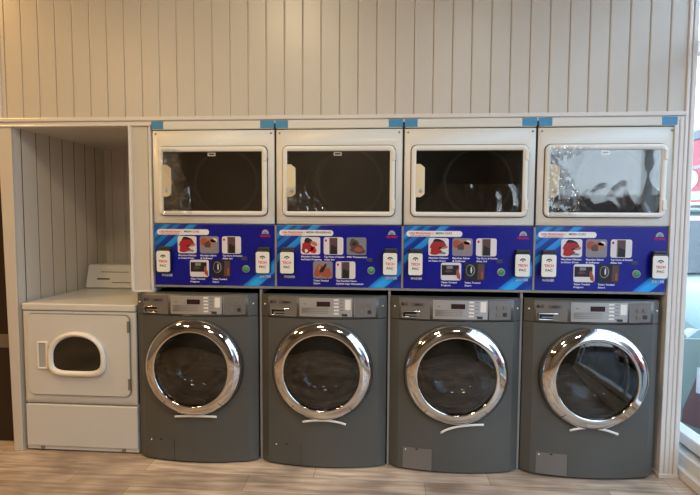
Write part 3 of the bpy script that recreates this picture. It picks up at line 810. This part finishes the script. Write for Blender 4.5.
def upper(k, label, films, sticker=True):
    """origin at the unit's lower left corner"""
    t = thing('tumble_dryer', (.69*k, 0, 1.3275), label, 'tumble dryer', 'white tumble dryers in the upper row')
    x0, x1 = (.005, .684) if k < 3 else (.005, .688)
    m = MB()
    wx0, wx1, wz0, wz1 = .070, .616, .078, .394
    # sheet metal shell with an opening behind the window
    outer = [(x0, .006), (x1, .006), (x1, .513), (x0, .513)]
    inner = [(wx0, wz0), (wx1, wz0), (wx1, wz1), (wx0, wz1)]
    m.ring_y(outer, inner, 0, .022, enamel, .003)
    m.box(x0, x0+.012, .02, .66, .0, .513, enamel); m.box(x1-.012, x1, .02, .66, .0, .513, enamel)
    m.box(x0, x1, .645, .66, 0, .513, enamel); m.box(x0+.01, x1-.01, .02, .65, 0, .012, enamel); m.box(x0+.01, x1-.01, .02, .65, .50, .513, enamel)
    m.build('cabinet', t)
    m = MB(); m.box(x0, x1, -.008, .66, .517, .560, enamel, .005)
    m.box(x0+.004, x1-.004, .004, .6, .512, .518, gap_dark)
    lid = m.build('top_panel', t)
    for a, b in ((x0-.001, x0+.066), (x1-.074, x1+.001)):
        m = MB(); m.box(a, b, -.0095, .10, .521, .5612, tape, .001); tag(m.build('tape', lid), 'light blue adhesive tape')
    for x in (x0+.018, x1-.018):
        m = MB(); m.lathe_y([(.0001, -.003), (.004, -.003), (.006, -.001), (.006, .001)], x, .495, steel, 14); m.build('screw', t)
    # door
    m = MB(); m.prism_y(rrect(.038, .648, .048, .428, .030), -.0012, .002, seam_grey)
    bm_keep = m
    # the grey plate must not close the window opening: use a ring
    m.bm.free(); m = MB()
    big = rrect(.0385, .6475, .0475, .4275, .031); op = rrect(.0665, .618, .0745, .3965, .004)
    m.ring_y(rrect(.0370, .6490, .0460, .4290, .032), op, -.0016, .0, mat('seam_dark', '4c463f', .6)); sl = m.build('door_seam', t)
    m = MB(); m.ring_y(rrect(.0415, .6445, .0505, .4245, .029), op, -.016, -.001, frame_white, .0035); dr = m.build('door', t)
    m = MB(); m.box(.066, .6185, -.0085, -.0045, .0740, .3970, dry_glass); m.build('window_glass', dr)
    # handle plate at the left of the window
    m = MB(); hp = [(.064, .152), (.092, .152), (.098, .160), (.111, .168), (.112, .172), (.112, .306), (.106, .313), (.094, .319), (.090, .326), (.064, .326)]
    m.prism_y(hp, -.0165, -.009, cream, .002)
    m.box(.080, .100, -.0178, -.0165, .200, .270, cream, .0007)
    m.lathe_y([(.0001, -.0178), (.010, -.0178), (.011, -.0165)], .092, .185, cream_old, 16)
    tag(m.build('handle', dr), 'cream plastic handle plate')
    for z in (.345, .088):
        m = MB(); m.box(.628, .647, -.022, -.010, z, z+.052, frame_white, .003); m.box(.634, .650, -.018, 0, z+.010, z+.042, steel, .002); m.build('hinge', dr)
    if sticker:
        m = MB(); m.prism_y(rrect(.318, .362, .372, .391, .003, 3), -.0105, -.0095, white_p)
        m.box(.325, .355, -.0112, -.0104, .378, .386, ink_dark); m.build('sticker', dr)
    # inside: bulkhead and drum mouth
    m = MB(); m.ring_y(rrect(.02, .67, .02, .50, .02), [(.37+.215*math.cos(a), .235+.160*math.sin(a)) for a in (-3*PI/4+.0+2*PI*j/28+PI/4 for j in range(28))], .050, .054, mat('bulkhead_grey', '67645c', .5))
    m.build('bulkhead', t)
    m = MB(); m.lathe_y([(.168, .05), (.176, .042), (.184, .046), (.186, .056)], .40, .235, enamel, 56); m.build('drum_rim', t)
    m = MB(); m.lathe_y([(.19, .058), (.21, .10), (.21, .52), (.05, .55), (.0001, .55)], .40, .235, drum_m, 48); m.build('drum', t)
    for f in films: film_sheet(*f[:5], dr, 'clear wrinkled plastic film')
    return t
FL = [(.07, .078), (.215, .078), (.20, .17), (.16, .30), (.135, .392), (.07, .394)]
FULL = [(.067, .076), (.617, .076), (.617, .395), (.067, .395)]
upper(0, 'white tumble dryer beside the alcove post, its film crumpled along the handle side',
      [([(.064, .055), (.235, .055), (.22, .20), (.17, .33), (.15, .41), (.064, .415)], -.0235, .016, 20, 3.1), (FULL, -.0125, .002, 5, 7.7)])
upper(1, 'white tumble dryer second from the alcove post, smooth dark window with a small white sticker',
      [([(.064, .078), (.30, .078), (.20, .17), (.16, .215), (.064, .20)], -.0235, .014, 16, 9.4), (FULL, -.0125, .0015, 4, 1.3)])
upper(2, 'white tumble dryer third from the alcove post, film folded diagonally across its lower window',
      [([(.067, .078), (.185, .215), (.45, .215), (.612, .22), (.612, .078)], -.0215, .004, 9, 5.6)], False)
upper(3, 'white tumble dryer nearest the glass shop front, covered in shiny crumpled film',
      [([(.055, .06), (.215, .06), (.215, .17), (.18, .26), (.12, .33), (.30, .41), (.055, .415)], -.0235, .014, 18, 2.2), (FULL, -.0125, .0012, 9, 4.4)], True)

# ================================================================= OLD DRYER IN THE ALCOVE
od = thing('floor_dryer', (-.4525, 0, 0), 'old white dryer standing in the plank-lined alcove, arched dark window', 'tumble dryer')
m = MB()
m.ring_y(rrect(-.333, .337, .292, .828, .004, 2), rrect(-.300, .304, .345, .812, .030, 2), .002, .03, enamel_old, .002)
m.box(-.333, .337, .02, .70, .03, .83, enamel_old, .003)
m.build('cabinet', od)
m = MB(); m.box(-.335, .339, -.006, .70, .832, .872, enamel_old, .008, 3); m.build('top', od)
m = MB(); m.box(-.333, .337, -.002, .03, .034, .283, enamel_old, .006, 3); m.build('kick_panel', od)
for x in (-.28, .285):
    for y in (.06, .64):
        m = MB(); m.box(x-.02, x+.02, y-.02, y+.02, 0, .032, black, .002); m.build('foot', od)
for x in (-.24, .25):
    m = MB(); m.box(x-.01, x+.01, -.0015, .02, .014, .034, steel, .001); m.build('clip', od)
m = MB(); m.box(-.334, .338, .006, .03, .012, .034, enamel_old, .002); m.build('plinth', od)
m = MB(); m.prism_y(rrect(-.302, .306, .343, .814, .032), -.001, .01, seam_grey); m.build('door_seam', od)
m = MB(); m.prism_y(rrect(-.298, .302, .347, .810, .029), -.012, .0, enamel_old, .003); odd = m.build('door', od)
def dome(cx, z0, rx, h1, h2, n=40, e=.10):
    pts = []
    for k in range(n):
        a = 2*PI*k/n; c, s_ = math.cos(a), math.sin(a)
        p = 2.15 if s_ > 0 else 4.5
        r = (abs(c)**p + abs(s_)**p)**(-1/p)
        pts.append((cx+rx*r*c, z0+(h1 if s_ > 0 else h2)*r*s_))
    return pts
zc = .570
m = MB(); m.ring_y(dome(-.002, zc, .170, .146, .112), dome(-.000, zc+.002, .141, .117, .081), -.038, -.010, frame_white, .012); m.build('window_bezel', odd)
m = MB(); m.prism_y(dome(-.0, zc+.002, .143, .119, .083), -.022, -.014, mat('dark_window', '191a18', .08, coat=.3)); m.build('window_glass', odd)
m = MB(); m.ring_y(rrect(-.243, -.178, .494, .656, .006, 3), rrect(-.232, -.190, .505, .645, .004, 3), -.020, -.010, frame_white, .003)
m.box(-.234, -.188, -.0135, -.012, .503, .647, cream_old); m.build('handle', odd)
for z in (.715, .385):
    m = MB(); m.box(.293, .305, -.016, -.004, z, z+.065, seam_grey, .002); m.build('hinge', odd)
# control console at the back of the top
m = MB(); i = m.mi(enamel_old)
prof = [(.575, .872), (.560, .884), (.600, 1.020), (.612, 1.034), (.69, 1.034), (.70, 1.02), (.70, .872)]
a = [m.bm.verts.new((-.320, y, z)) for y, z in prof]; b = [m.bm.verts.new((.325, y, z)) for y, z in prof]
fs = [m.bm.faces.new(a), m.bm.faces.new(b[::-1])]
for k in range(7): fs.append(m.bm.faces.new((a[k], b[k], b[(k+1) % 7], a[(k+1) % 7])))
bmesh.ops.bevel(m.bm, geom=list(fs[0].edges)+list(fs[1].edges), offset=.008, segments=2, affect='EDGES')
cn = m.build('control_console', od)
def on_console(u, v): return (u, .560+.04*(v-.884)/.136-.002, v)
m = MB()
for x0, x1, v, h in ((-.24, -.15, .935, .010), (-.13, .0, .915, .004), (-.22, -.02, .985, .004), (.05, .20, .935, .004)):
    m.face([on_console(x0, v), on_console(x1, v), on_console(x1, v+h), on_console(x0, v+h)], ink_dark)
m.build('printed_mark', cn, fix=False)
for x in (.09, .21):
    m = MB(); m.lathe_y([(.0001, .545), (.020, .545), (.024, .575)], x, .955, enamel_old, 24); m.build('knob', cn)
